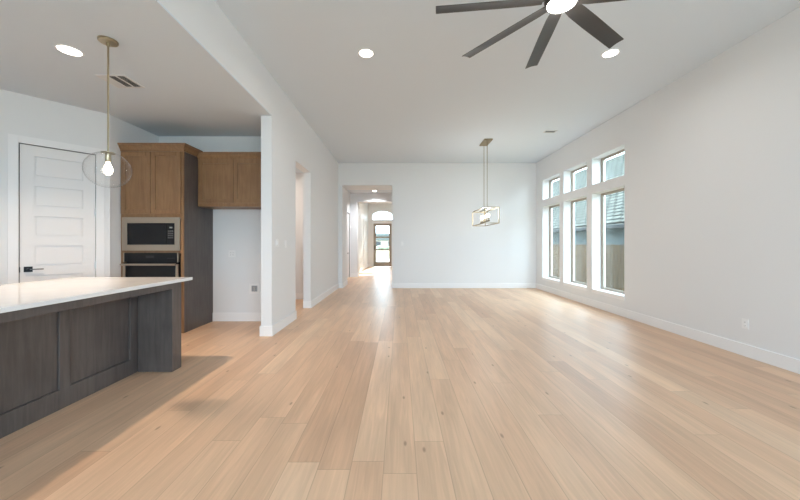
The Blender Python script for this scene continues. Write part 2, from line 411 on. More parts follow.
# ---- windows on the right wall
def window(n, y0, y1, z0, z1):
    root = bpy.data.objects.new('window_%d' % n, None); COL.objects.link(root); struct(root)
    xo = XR + 0.185; root.location = (xo, (y0+y1)/2, z0)
    fw = 0.032
    f = MB(root.location)
    f.box(xo, xo+0.04, y0, y0+fw, z0, z1); f.box(xo, xo+0.04, y1-fw, y1, z0, z1)
    f.box(xo, xo+0.04, y0+fw, y1-fw, z0, z0+fw); f.box(xo, xo+0.04, y0+fw, y1-fw, z1-fw, z1)
    fo = f.build('window_frame', 'bronze_frame', root)
    s = MB(root.location); g = 0.014
    s.box(xo+0.012, xo+0.036, y0+fw, y0+fw+g, z0+fw, z1-fw); s.box(xo+0.012, xo+0.036, y1-fw-g, y1-fw, z0+fw, z1-fw)
    s.box(xo+0.012, xo+0.036, y0+fw+g, y1-fw-g, z0+fw, z0+fw+g); s.box(xo+0.012, xo+0.036, y0+fw+g, y1-fw-g, z1-fw-g, z1-fw)
    s.build('sash', 'bronze_frame', root)
    MB(root.location).box(xo+0.026, xo+0.032, y0+fw+g, y1-fw-g, z0+fw+g, z1-fw-g).build('pane', 'pane', root)
    portal('sky_portal', (XR+0.30, (y0+y1)/2, (z0+z1)/2), (0, math.pi/2, 0), z1-z0, y1-y0)
    return root
for i, (a, b) in enumerate(WIN):
    r = window(i+1, a, b, *LZ)
    MB(r.location).box(XR-0.012, XR+0.18, a, b, LZ[0]-0.022, LZ[0]+0.001, 0.004).build('sill', 'trim', r)
    MB(r.location).box(XR-0.006, XR+0.002, a-0.01, b+0.01, LZ[0]-0.075, LZ[0]-0.022, 0.002).build('apron', 'trim', r)
for i, (a, b) in enumerate(WIN):
    window(i+4, a, b, *UZ)
for i, (a, b, c, d) in enumerate(REARW):
    root = bpy.data.objects.new('window_%d' % (i+7), None); COL.objects.link(root); struct(root); root.location = ((a+b)/2, YR-0.1, c)
    f = MB(root.location); k = 0.05
    f.box(a, a+k, YR-0.12, YR-0.05, c, d); f.box(b-k, b, YR-0.12, YR-0.05, c, d); f.box(a+k, b-k, YR-0.12, YR-0.05, c, c+k); f.box(a+k, b-k, YR-0.12, YR-0.05, d-k, d)
    f.build('window_frame', 'bronze_frame', root)
    MB(root.location).box(a+k, b-k, YR-0.09, YR-0.084, c+k, d-k).build('pane', 'pane', root)
    portal('sky_portal', ((a+b)/2, YR-0.17, (c+d)/2), (-math.pi/2, 0, math.pi), b-a, d-c)

# ---- baseboards
BH, BT = 0.142, 0.016
def baseboard(name, segs):
    mb = MB()
    for (x0, x1, y0, y1) in segs:
        mb.box(x0, x1, y0, y1, 0, BH, 0.003)
    return struct(mb.build(name, 'trim'))
baseboard('baseboard_right', [(XR-BT, XR, YR, YB-BT)])
baseboard('baseboard_back', [(-0.228-BT, XR, YB-BT, YB), (XL, -1.687, YB-BT, YB), (-1.687, -1.687+BT, YB-BT, 10.36+BT), (-0.228-BT, -0.228, YB, 10.36+BT)])
baseboard('baseboard_left', [(XL, XL+BT, 4.56, 5.60), (XL-WT-BT, XL+BT, 4.56-BT, 4.56), (XL-WT, XL+BT, 5.60, 5.60+BT),
                             (XL-WT, XL+BT, 6.55-BT, 6.55), (XL, XL+BT, 6.55, YB-BT), (XL-WT-BT, XL-WT, 4.56, KY-BT)])
baseboard('baseboard_kitchen', [(-3.13, XL-WT, KY-BT, KY)])
baseboard('baseboard_passage', [(-3.6, XL-WT, 7.6-BT, 7.6)])
baseboard('baseboard_hall', [(-1.95, -1.668+BT, 12.7-BT, 12.7), (-1.668, -1.668+BT, 12.7, 13.3+BT), (-1.95, -1.95+BT, 10.36+BT, 11.81)])
baseboard('baseboard_foyer', [(-1.82, -1.82+BT, 13.3, 16.3), (-1.82, -1.82+BT, 17.65, 18.46-BT), (-1.82, DX0-0.1, 18.46-BT, 18.46)])

# ---- door_1: pantry door in the angled wall
root = bpy.data.objects.new('door_1', None); COL.objects.link(root); struct(root); root.location = AP; root.rotation_euler = (0, 0, ARZ)
def panel_slab(mb, x0, x1, z0, z1, y0, y1, panels, rec=0.022, mould=0.015):
    """door slab, room face at y1, with recessed panels (xa,xb,za,zb)"""
    mb.box(x0, x1, y0, y1-rec, z0, z1)
    xa, xb = panels[0][0], panels[0][1]
    mb.box(x0, xa, y1-rec, y1, z0, z1); mb.box(xb, x1, y1-rec, y1, z0, z1)
    zs = [z0] + [v for p in sorted(panels, key=lambda p: p[2]) for v in (p[2], p[3])] + [z1]
    for i in range(0, len(zs), 2): mb.box(xa, xb, y1-rec, y1, zs[i], zs[i+1])
    for (a, b, c, d) in panels:      # raised centre field with sloped edge
        m = mould
        A = [(a, y1-rec, c), (b, y1-rec, c), (b, y1-rec, d), (a, y1-rec, d)]
        mb.prism([(a+m, y1-rec, c+m), (b-m, y1-rec, c+m), (b-m, y1-rec, d-m), (a+m, y1-rec, d-m)], (0, rec*0.85, 0))
pw0, pw1 = PD0+0.125, PD1-0.125
pans = [(pw0, pw1, z-0.247, z) for z in (2.37, 2.003, 1.636, 1.272, 0.907, 0.545)]
mb = MB(); panel_slab(mb, PD0+0.0035, PD1-0.009, 0.012, PDH-0.009, -0.055, -0.018, pans)
mb.build('slab', 'door', root)
mb = MB(); cw = 0.085
mb.box(PD0-cw, PD0-0.004, 0, 0.010, 0, PDH+cw, 0.002); mb.box(PD1+0.004, PD1+cw, 0, 0.010, 0, PDH+cw, 0.002); mb.box(PD0-0.004, PD1+0.004, 0, 0.010, PDH+0.003, PDH+cw, 0.002)
mb.build('casing', 'trim', root)
mb = MB(); mb.box(PD0, PD0+0.003, -0.13, -0.001, 0, PDH); mb.box(PD1-0.003, PD1, -0.13, -0.001, 0, PDH); mb.box(PD0, PD1, -0.13, -0.001, PDH-0.003, PDH)
mb.box(PD1-0.02, PD1-0.003, -0.09, -0.06, 0, PDH); mb.box(PD0+0.003, PD1-0.003, -0.09, -0.06, PDH-0.02, PDH-0.003)
mb.build('jamb', 'reveal', root)
hx = PD1-0.075; hz = 0.985
h = MB().box(hx-0.036, hx+0.036, -0.018, -0.008, hz-0.033, hz+0.033, 0.003).build('handle', 'black', root)
mb = MB(); mb.cyl((hx, -0.008, hz), (hx, 0.042, hz), 0.013); mb.build('spindle', 'black', h)
mb = MB(); mb.box(hx-0.125, hx+0.013, 0.030, 0.040, hz-0.007, hz+0.007, 0.003); mb.build('lever', 'gunmetal', h)
MB().box(PD1-0.011, PD1-0.002, -0.016, 0.003, hz-0.035, hz+0.03, 0.001).build('strike_plate', 'black', root)
for zz in (0.3, 1.0, 1.72, 2.3):
    MB().cyl((PD0+0.003, -0.012, zz-0.045), (PD0+0.003, -0.012, zz+0.045), 0.008, 12).build('hinge', 'nickel', root)

# ---- door_2: front door with three glass lights, arched transom above
root = bpy.data.objects.new('door_2', None); COL.objects.link(root); struct(root); root.location = ((DX0+DX1)/2, 18.5, 0)
mb = MB(root.location); y0, y1 = 18.47, 18.53
mb.box(DX0, DX0+0.14, y0, y1, 0.01, DZ); mb.box(DX1-0.14, DX1, y0, y1, 0.01, DZ)
zb = [(0.01, 0.27), (0.90, 0.99), (1.62, 1.71), (2.31, DZ)]
for a, b in zb: mb.box(DX0+0.14, DX1-0.14, y0, y1, a, b)
mb.build('door_frame', 'door_frame', root)
for a, b in ((0.27, 0.90), (0.99, 1.62), (1.71, 2.31)):
    MB(root.location).box(DX0+0.14, DX1-0.14, 18.495, 18.503, a, b).build('pane', 'pane', root)
hb = MB(root.location).box(DX0+0.045, DX0+0.095, 18.455, 18.47, 0.94, 1.20, 0.003).build('handle', 'black', root)
MB(root.location).cyl((DX0+0.07, 18.43, 0.97), (DX0+0.07, 18.43, 1.17), 0.011, 12).build('grip', 'black', hb)
portal('sky_portal', ((DX0+DX1)/2, 18.7, 1.25), (-math.pi/2, 0, 0), 0.9, 2.3)
# arched transom
root = bpy.data.objects.new('window_11', None); COL.objects.link(root); struct(root); root.location = (TXC, 18.5, TZ0)
def arch(t, n=24):
    zz = lambda a: 2.86 + (TZ1-t-2.86)*math.sqrt(max(0, 1-a*a))
    return [(TXC + (-1+2*i/n)*(TTW-t), zz(-1+2*i/n)) for i in range(n+1)]
mb = MB(root.location); o_, i_ = arch(0), arch(0.05)
for k in range(len(o_)-1):
    mb.prism([(o_[k][0], 18.5, o_[k][1]), (o_[k+1][0], 18.5, o_[k+1][1]), (i_[k+1][0], 18.5, i_[k+1][1]), (i_[k][0], 18.5, i_[k][1])], (0, 0.06, 0))
mb.box(TXC-TTW, TXC-TTW+0.05, 18.5, 18.56, TZ0, 2.86); mb.box(TXC+TTW-0.05, TXC+TTW, 18.5, 18.56, TZ0, 2.86)
mb.box(TXC-TTW+0.05, TXC+TTW-0.05, 18.5, 18.56, TZ0, TZ0+0.05); mb.box(TXC-0.015, TXC+0.015, 18.5, 18.56, TZ0+0.05, TZ1-0.05)
mb.build('window_frame', 'trim', root)
mb = MB(root.location); pts = [(x, 18.53, z) for x, z in i_] + [(TXC+TTW-0.05, 18.53, TZ0+0.05), (TXC-TTW+0.05, 18.53, TZ0+0.05)]
mb.prism(pts, (0, 0.006, 0)); mb.build('pane', 'pane', root)

# ---- door_3: hall door in the left hall wall
root = bpy.data.objects.new('door_3', None); COL.objects.link(root); struct(root); root.location = (-1.95, 12.25, 0)
mb = MB(root.location); mb.box(-2.0, -1.965, 11.915, 12.585, 0.012, 2.44); mb.build('slab', 'door', root)
mb = MB(root.location); mb.box(-2.1, -1.952, 11.90, 11.912, 0, 2.46); mb.box(-2.1, -1.952, 12.588, 12.60, 0, 2.46); mb.box(-2.1, -1.952, 11.912, 12.588, 2.448, 2.46)
mb.build('jamb', 'gap', root)
mb = MB(root.location); mb.box(-1.95, -1.932, 11.815, 11.90, 0, 2.545, 0.002); mb.box(-1.95, -1.932, 12.60, 12.685, 0, 2.545, 0.002); mb.box(-1.95, -1.932, 11.90, 12.60, 2.46, 2.545, 0.002)
mb.build('casing', 'trim', root)
k = MB(root.location).cyl((-1.965, 11.985, 0.95), (-1.905, 11.985, 0.95), 0.012, 12).build('handle', 'black', root)
MB(root.location).box(-1.915, -1.90, 11.965, 12.085, 0.938, 0.962, 0.003).build('lever', 'black', k)
# ---- door_4: tall cased door on the left foyer wall
root = bpy.data.objects.new('door_4', None); COL.objects.link(root); struct(root); root.location = (-1.82, 17.0, 0)
mb = MB(root.location); mb.box(-1.82, -1.802, 16.4, 17.5, 0.01, 2.44); mb.build('slab', 'door', root)
mb = MB(root.location); mb.box(-1.82, -1.798, 16.3, 16.4, 0, 2.54, 0.002); mb.box(-1.82, -1.798, 17.5, 17.6, 0, 2.54, 0.002); mb.box(-1.82, -1.798, 16.4, 17.5, 2.44, 2.54, 0.002)
mb.build('casing', 'trim', root)

# ------------------------------------------------------------------ outside
struct(MB().box(-90, 90, -40, 140, -0.5, -0.42).build('ground', 'lawn'), None, None)
struct(MB().box(-1.9, -0.1, 18.75, 30, -0.42, -0.06).build('front_walk', 'concrete'))
struct(MB().box(-60, 60, 32, 40, -0.42, -0.40).build('street', 'asphalt'))

HB = (9, 22, -0.42)
nb = thing('neighbor_house', (11.7, 22, -0.42), 'house with grey shingled roof and pale siding beyond the fence', 'house')
o_ = Vector(nb.location)
MB(o_).box(7.7, 15.7, 4.2, 41.5, -0.42, 2.2).build('wall', 'siding', nb)
mb = MB(o_); ez, rz_ = 1.91, 5.9
for sgn in (-1, 1):
    mb.prism([(11.7+sgn*4.5, 3.8, ez), (11.7, 3.8, rz_), (11.7, 3.8, rz_+0.12), (11.7+sgn*4.5, 3.8, ez+0.12)], (0, 38.2, 0))
mb.build('roof', 'shingle', nb)
MB(o_).prism([(7.9, 4.3, 2.2), (15.5, 4.3, 2.2), (11.7, 4.3, 5.7)], (0, 0.1, 0)).build('gable', 'siding', nb)
MB(o_).box(7.1, 7.22, 3.8, 42, 1.80, 1.94, 0.02).build('gutter', 'fascia', nb)
MB(o_).box(7.22, 7.7, 3.8, 42, 1.82, 1.86).build('soffit', 'siding', nb)

fn = thing('board_fence', (6.0, 12, -0.42), 'weathered wooden board fence standing outside the tall right windows', 'fence')
o_ = Vector(fn.location)
mb = MB(o_); y = 3.0
while y < 24.0:
    mb.box(6.0, 6.02, y, y+0.138, -0.40, 1.27+random.uniform(-0.008, 0.008)); y += 0.146
mb.build('boards', 'fence', fn)
mb = MB(o_)
for z in (0.0, 1.0): mb.box(6.02, 6.06, 3, 24, z, z+0.09)
mb.build('rail', 'fence', fn)

hs = thing('brick_house', (2, 104, -0.42), 'pale brick house across the street seen through front door', 'house')
o_ = Vector(hs.location)
MB(o_).box(-20, 18, 100, 108, -0.42, 2.5).build('wall', 'brick', hs)
MB(o_).prism([(-20.6, 99.4, 2.4), (-20.6, 108.6, 2.4), (-20.6, 104, 4.6)], (39.2, 0, 0)).build('roof', 'shingle', hs)
for a in (-7.5, -3.6, 3.5, 8):
    MB(o_).box(a, a+1.6, 99.94, 100, 0.6, 2.0).build('window', 'black_glass', hs)
hd = MB((0, 92, -0.42))
rnd = random.Random(3)
for i in range(40):
    x = -14+i*0.6; q = Matrix.Translation(Vector((x, rnd.uniform(-.3, .3), 0.5+rnd.uniform(-.1, .25))))
    bmesh.ops.create_icosphere(hd.bm, subdivisions=2, radius=0.66, matrix=q)
for v in hd.bm.verts: v.co += Vector((rnd.uniform(-.06, .06), rnd.uniform(-.06, .06), rnd.uniform(-.06, .06)))
tag(hd.build('hedge', 'leaf'), 'clipped dark green hedge across the street before brick house', 'hedge')

# ------------------------------------------------------------------ kitchen island
IX0, IX1, IY0, IY1 = -3.47, -2.65, 0.15, 3.40
isl = thing('island_cabinet', ((IX0+IX1)/2, (IY0+IY1)/2, 0), 'grey brown stained kitchen island cabinet with panelled side under the white countertop', 'kitchen island')
o_ = Vector(isl.location); RC = 0.02
mb = MB(o_); mb.box(IX0, IX1-RC, IY0, IY1, 0.0, 0.902); mb.build('body', 'island', isl)
# framed side: rails and stiles proud of the recessed panels
mb = MB(o_)
mb.box(IX1-RC, IX1, IY0, 3.28, 0.0, 0.156, 0.005); mb.box(IX1-RC, IX1, IY0, 3.28, 0.80, 0.902, 0.002)
mb.build('rail', 'island', isl)
for (a, b) in ((0.15, 0.24), (1.30, 1.385), (2.53, 2.615), (3.195, 3.28)):
    MB(o_).box(IX1-RC, IX1, a, b, 0.15, 0.806, 0.005).build('stile', 'island', isl)
for (a, b) in ((0.24, 1.30), (1.385, 2.53), (2.615, 3.195)):
    MB(o_).box(IX1-RC, IX1-RC+0.004, a+0.004, b-0.004, 0.16, 0.796, 0.001).build('panel', 'island', isl)
for (a, b) in ((3.28, 3.42), (0.15, 0.27)):
    MB(o_).box(IX1, -2.30, a, b, 0.0, 0.902, 0.003).build('post', 'island', isl)
MB(o_).box(-2.32, -2.30, 0.27, 3.28, 0.838, 0.902, 0.002).build('apron', 'island', isl)
MB(o_).box(IX0-0.018, IX0, IY0+0.05, IY1-0.05, 0.10, 0.88, 0.003).build('cabinet_front', 'island', isl)
tag(MB((-2.9, 1.8, 0.902)).box(-3.52, -2.252, 0.05, 3.53, 0.9022, 0.934, 0.003).build('countertop', 'quartz'),
    'glossy white quartz countertop lying on the kitchen island', 'countertop')

# ------------------------------------------------------------------ tall oven cabinet
TX0, TX1, TY0, TY1 = -4.035, -3.13, 4.72, 5.438
t = thing('oven_cabinet', ((TX0+TX1)/2, (TY0+TY1)/2, 0), 'tall brown stained oven cabinet standing against the kitchen back wall', 'cabinet')
o_ = Vector(t.location)
PZ = 2.645
mb = MB(o_)
mb.box(TX0, TX0+0.02, TY0, TY1, 0.10, PZ); mb.box(TX0+0.02, TX1-0.02, TY1-0.02, TY1, 0.10, PZ)
mb.box(TX0+0.02, TX1-0.02, TY0, TY1-0.02, PZ-0.02, PZ); mb.box(TX0+0.02, TX1-0.02, TY0, TY1-0.02, 0.10, 0.12)
mb.box(TX0+0.02, TX1-0.02, TY0, TY1-0.02, 1.665, 1.70); mb.box(TX0+0.02, TX1-0.02, TY0, TY1-0.02, 0.34, 0.36)
mb.build('body', 'cabinet', t)
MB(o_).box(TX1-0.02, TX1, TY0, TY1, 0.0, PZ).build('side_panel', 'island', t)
mb = MB(o_)   # face frame
mb.box(TX0, TX0+0.022, TY0-0.02, TY0, 0.10, PZ); mb.box(TX1-0.04, TX1, TY0-0.02, TY0, 0.0, PZ)
mb.box(TX0+0.022, TX1-0.04, TY0-0.02, TY0, 1.68, 1.74); mb.box(TX0+0.022, TX1-0.04, TY0-0.02, TY0, PZ-0.045, PZ)
mb.box(TX0+0.022, TX1-0.04, TY0-0.02, TY0, 0.33, 0.37); mb.box(TX0+0.022, TX1-0.04, TY0-0.02, TY0, 0.10, 0.13)
mb.box(TX0+0.022, TX1-0.04, TY0-0.02, TY0, 1.165, 1.195)
mb.build('face_frame', 'cabinet', t)
def shaker(parent, org, x0, x1, z0, z1, yf, mat='cabinet', st=0.062, name='door'):
    """shaker door whose front is at yf (faces -Y)"""
    mb = MB(org); th = 0.02
    mb.box(x0, x0+st, yf, yf+th, z0, z1, 0.004); mb.box(x1-st, x1, yf, yf+th, z0, z1, 0.004)
    mb.box(x0+st, x1-st, yf, yf+th, z0, z0+st, 0.004); mb.box(x0+st, x1-st, yf, yf+th, z1-st, z1, 0.004)
    d = mb.build(name, mat, parent)
    MB(org).box(x0+st-0.004, x1-st+0.004, yf+0.014, yf+0.018, z0+st-0.004, z1-st+0.004).build('panel', mat, d)
    return d
tm = (TX0+0.012+TX1-0.034)/2
shaker(t, o_, TX0+0.012, tm-0.003, 1.727, PZ-0.022, TY0-0.041)
shaker(t, o_, tm+0.003, TX1-0.034, 1.727, PZ-0.022, TY0-0.041)
shaker(t, o_, TX0+0.012, TX1-0.034, 0.125, 0.345, TY0-0.041, name='drawer')
def crown(parent, org, x0, x1, yf, z0, hgt, proj, left=True, right=True, yback=None, mat='cabinet'):
    """crown moulding along the front (faces -Y) with returns"""
    prof = [(0, 0), (0.012, 0.0), (0.014, 0.018), (0.022, 0.03), (0.036, 0.05), (proj-0.012, hgt-0.024), (proj, hgt-0.02), (proj, hgt), (0, hgt)]
    mb = MB(org)
    loops = []
    for (px, pz) in prof:
        a = (x0-(px if left else 0), yf-px, z0+pz); b = (x1+(px if right else 0), yf-px, z0+pz)
        pts = [a, b]
        if right: pts.append((x1+px, yback, z0+pz))
        if left: pts.insert(0, (x0-px, yback, z0+pz))
        loops.append([mb.bm.verts.new(Vector(p)-mb.o) for p in pts])
    n = len(loops)
    for i in range(n):
        A, B = loops[i], loops[(i+1) % n]
        for j in range(len(A)-1): mb.bm.faces.new((A[j], A[j+1], B[j+1], B[j]))
    mb.bm.faces.new([l[0] for l in loops]); mb.bm.faces.new([l[-1] for l in loops][::-1])
    return mb.build('crown_molding', mat, parent)
crown(t, o_, TX0, TX1, TY0-0.02, 2.632, 0.105, 0.06, left=False, right=True, yback=5.06)

# microwave with trim frame, built into the oven cabinet
mw = thing('built_in_microwave', ((TX0+TX1)/2-0.015, TY0-0.03, 1.20), 'steel framed black glass microwave built in above the oven', 'microwave')
o_ = Vector(mw.location); a, b, c, d = TX0+0.034, TX1-0.042, 1.197, 1.676; yf = TY0-0.045
mb = MB(o_); ga, gb, gc, gd = a+0.072, b-0.072, c+0.085, d-0.082
mb.box(a, ga, yf, yf+0.022, c, d, 0.002); mb.box(gb, b, yf, yf+0.022, c, d, 0.002); mb.box(ga, gb, yf, yf+0.022, c, gc, 0.002); mb.box(ga, gb, yf, yf+0.022, gd, d, 0.002)
mb.build('trim_frame', 'steel', mw)
MB(o_).box(TX0+0.06, TX1-0.07, TY0+0.005, TY0+0.45, c+0.02, d-0.02).build('body', 'black', mw)
dr = MB(o_).box(ga, gb-0.12, yf+0.006, yf+0.024, gc, gd, 0.002).build('door', 'black_glass', mw)
MB(o_).box(ga+0.03, gb-0.16, yf+0.0035, yf+0.0065, gc+0.05, gd-0.05).build('door_window', 'black_glass', dr)
cp = MB(o_).box(gb-0.118, gb, yf+0.006, yf+0.024, gc, gd, 0.002).build('control_panel', 'black_glass', mw)
MB(o_).box(gb-0.075, gb-0.035, yf+0.003, yf+0.0065, gd-0.075, gd-0.055).build('display', 'nickel', cp)
for r_ in range(4):
    for c_ in range(3): MB(o_).box(gb-0.095+c_*0.028, gb-0.08+c_*0.028, yf+0.0035, yf+0.0065, gd-0.12-r_*0.032, gd-0.112-r_*0.032).build('key', 'nickel', cp)

ov = thing('wall_oven', ((TX0+TX1)/2-0.015, TY0-0.03, 0.37), 'black glass wall oven with steel bar handle below the microwave', 'oven')
o_ = Vector(ov.location); a, b = TX0+0.052, TX1-0.06
MB(o_).box(a+0.01, b-0.01, TY0+0.005, TY0+0.6, 0.39, 1.15).build('body', 'black', ov)
cp = MB(o_).box(a+0.015, b-0.015, yf, yf+0.022, 1.035, 1.165, 0.002).build('control_panel', 'black_glass', ov)
MB(o_).box((a+b)/2-0.07, (a+b)/2+0.05, yf-0.002, yf+0.001, 1.09, 1.125).build('display', 'black', cp)
MB(o_).box(b-0.16, b-0.05, yf-0.002, yf+0.001, 1.082, 1.092).build('badge_strip', 'black', cp)
for xx in (a, b-0.015): MB(o_).box(xx, xx+0.015, yf, yf+0.024, 1.03, 1.167).build('side_trim', 'steel', ov)
dr = MB(o_).box(a+0.015, b-0.015, yf-0.004, yf+0.022, 0.385, 1.025, 0.003).build('door', 'black_glass', ov)
mb = MB(o_); mb.box(a, a+0.035, yf-0.006, yf+0.02, 0.385, 1.0); mb.box(b-0.035, b, yf-0.006, yf+0.02, 0.385, 1.0); mb.box(a+0.035, b-0.035, yf-0.006, yf+0.02, 0.385, 0.45)
mb.build('door_trim', 'steel', dr)
mb = MB(o_); mb.box(a, b, yf-0.062, yf-0.035, 0.985, 1.012, 0.008, 3); mb.box(a+0.03, a+0.055, yf-0.04, yf, 0.988, 1.01); mb.box(b-0.055, b-0.03, yf-0.04, yf, 0.988, 1.01)
mb.build('handle', 'steel', dr)

# ------------------------------------------------------------------ cabinet over the refrigerator bay
CX0, CX1, CY0 = -3.128, -1.952, 5.05
c = thing('wall_cabinet', ((CX0+CX1)/2, 5.25, 1.87), 'brown two-door wall cabinet mounted above the empty refrigerator bay', 'cabinet')
o_ = Vector(c.location)
MB(o_).box(CX0, CX1, CY0, KY-0.002, 1.872, 2.62).build('body', 'cabinet', c)
MB(o_).box(CX0, CX1, CY0-0.018, CY0, 1.872, 2.62, 0.001).build('face_frame', 'cabinet', c)
shaker(c, o_, CX0+0.02, -2.575, 1.925, 2.60, CY0-0.039); shaker(c, o_, -2.569, CX1-0.045, 1.925, 2.60, CY0-0.039)
crown(c, o_, CX0+0.002, CX1, CY0-0.018, 2.60, 0.105, 0.05, left=False, right=False, yback=5.2)

# ------------------------------------------------------------------ pendant over the island
PX, PY = -2.58, 2.873
p = thing('pendant_light', (PX, PY, 1.78), 'clear glass globe pendant on a brass rod hanging over the island', 'pendant lamp')
o_ = Vector(p.location)
MB(o_).lathe([(0, KC), (0.072, KC), (0.072, KC-0.014), (0.066, KC-0.02), (0.014, KC-0.022), (0.014, KC-0.05), (0, KC-0.05)], (PX, PY, 0)).build('canopy', 'brass', p, True)
MB(o_).cyl((PX, PY, 2.10), (PX, PY, KC-0.03), 0.0075, 16).build('rod', 'brass', p, True)
GZ, GR, GV = 1.949, 0.166, 0.157
sk = MB(o_).lathe([(0, 2.112), (0.012, 2.112), (0.05, 2.102), (0.05, 2.094), (0.021, 2.09), (0.021, 2.025), (0.017, 2.018), (0, 2.018)], (PX, PY, 0), 32).build('socket', 'brass', p, True)
bulb = MB(o_).lathe([(0, 2.02), (0.013, 2.018), (0.016, 2.0), (0.03, 1.968), (0.033, 1.945), (0.027, 1.92), (0.013, 1.905), (0, 1.902)], (PX, PY, 0), 28).build('bulb', 'bulb', p, True)
prof = []
for i in range(33):
    th = 0.30 + (math.pi-0.30)*i/32
    prof.append((GR*math.sin(th) if i < 32 else 0.0, GZ+GV*math.cos(th)))
MB(o_).lathe(prof, (PX, PY, 0), 64).build('globe', 'clear', p, True)
def point(name, loc, watts, col, r=0.04, parent=None):
    l = bpy.data.lights.new(name, 'POINT'); l.energy = watts; l.color = col; l.shadow_soft_size = r
    o = bpy.data.objects.new(name, l); COL.objects.link(o); o.location = loc
    return o
WARM = (1.0, 0.80, 0.58)
point('pendant_glow', (PX, PY, 1.94), 1.5, WARM, 0.03)

# ------------------------------------------------------------------ linear chandelier
HX, Y0, Y1, Z0, Z1 = 1.99, 7.04, 8.20, 1.737, 2.10
ch = thing('linear_chandelier', (HX, (Y0+Y1)/2, Z0), 'open rectangular gold frame chandelier hung near the back right windows', 'chandelier')
o_ = Vector(ch.location); hw, r = 0.158, 0.009
MB(o_).box(HX-0.093, HX+0.093, 7.29, 7.77, H-0.025, H, 0.003).build('canopy', 'gold', ch)
for y in (7.42, 7.70): MB(o_).cyl((HX, y, Z1), (HX, y, H-0.02), 0.0065, 12).build('rod', 'gold', ch, True)
mb = MB(o_)
for sx in (-1, 1):
    for z in (Z0+r, Z1-r): mb.box(HX+sx*hw-r, HX+sx*hw+r, Y0, Y1, z-r, z+r)
    for y in (Y0+r, Y1-r): mb.box(HX+sx*hw-r, HX+sx*hw+r, y-r, y+r, Z0+2*r, Z1-2*r)
for y in (Y0+r, Y1-r):
    for z in (Z0+r, Z1-r): mb.box(HX-hw+r, HX+hw-r, y-r, y+r, z-r, z+r)
mb.build('frame', 'gold', ch)
mb = MB(o_); mb.box(HX-r*.8, HX+r*.8, Y0+2*r, Y1-2*r, Z1-2*r, Z1); mb.build('top_bar', 'gold', ch)
mb = MB(o_); mb.box(HX-0.012, HX+0.012, 7.22, 8.02, Z0+0.06, Z0+0.075)
for y in (7.42, 7.70): mb.cyl((HX, y, Z0+0.07), (HX, y, Z1-0.01), 0.0055, 10)
mb.build('lamp_bar', 'gold', ch)
for i in range(5):
    y = 7.28+i*0.17
    cu = MB(o_).lathe([(0, Z0+0.075), (0.024, Z0+0.078), (0.026, Z0+0.088), (0.012, Z0+0.09), (0.012, Z0+0.15), (0, Z0+0.15)], (HX, y, 0), 20).build('candle_holder', 'gold', ch, True)
    MB(o_).lathe([(0, Z0+0.15), (0.009, Z0+0.15), (0.017, Z0+0.175), (0.015, Z0+0.20), (0.005, Z0+0.235), (0, Z0+0.24)], (HX, y, 0), 20).build('bulb', 'bulb', cu, True)
point('chandelier_glow', (HX, 7.5, Z0+0.27), 32, (1, .97, .93), 0.12)

# ------------------------------------------------------------------ ceiling fan
FX, FY, FZ = 1.102, 2.215, 2.945
fan = thing('ceiling_fan', (FX, FY, FZ), 'large dark bronze eight-blade ceiling fan with round lit centre', 'ceiling fan')
o_ = Vector(fan.location)
MB(o_).lathe([(0, H), (0.085, H), (0.085, H-0.03), (0.05, H-0.085), (0.02, H-0.09), (0, H-0.09)], (FX, FY, 0)).build('canopy', 'fan', fan, True)
MB(o_).cyl((FX, FY, FZ+0.12), (FX, FY, H-0.05), 0.0135, 20).build('downrod', 'fan', fan, True)
MB(o_).lathe([(0, FZ+0.2), (0.03, FZ+0.2), (0.045, FZ+0.14), (0.1, FZ+0.12), (0.112, FZ+0.1), (0.112, FZ+0.03), (0.108, FZ+0.002), (0.1, FZ-0.004), (0, FZ-0.004)], (FX, FY, 0), 56).build('motor_housing', 'fan', fan, True)
MB(o_).lathe([(0.1, FZ-0.004), (0.101, FZ-0.016), (0.096, FZ-0.019), (0.093, FZ-0.015), (0.093, FZ-0.004)], (FX, FY, 0), 56, True).build('light_ring', 'fan', fan, True)
MB(o_).lathe([(0.0925, FZ-0.005), (0.0925, FZ-0.015), (0.07, FZ-0.022), (0.04, FZ-0.026), (0, FZ-0.027)], (FX, FY, 0), 56).build('light_lens', 'fanlight', fan, True)
PITCH = math.radians(13); BW = 0.113; R0, R1 = 0.088, 0.853
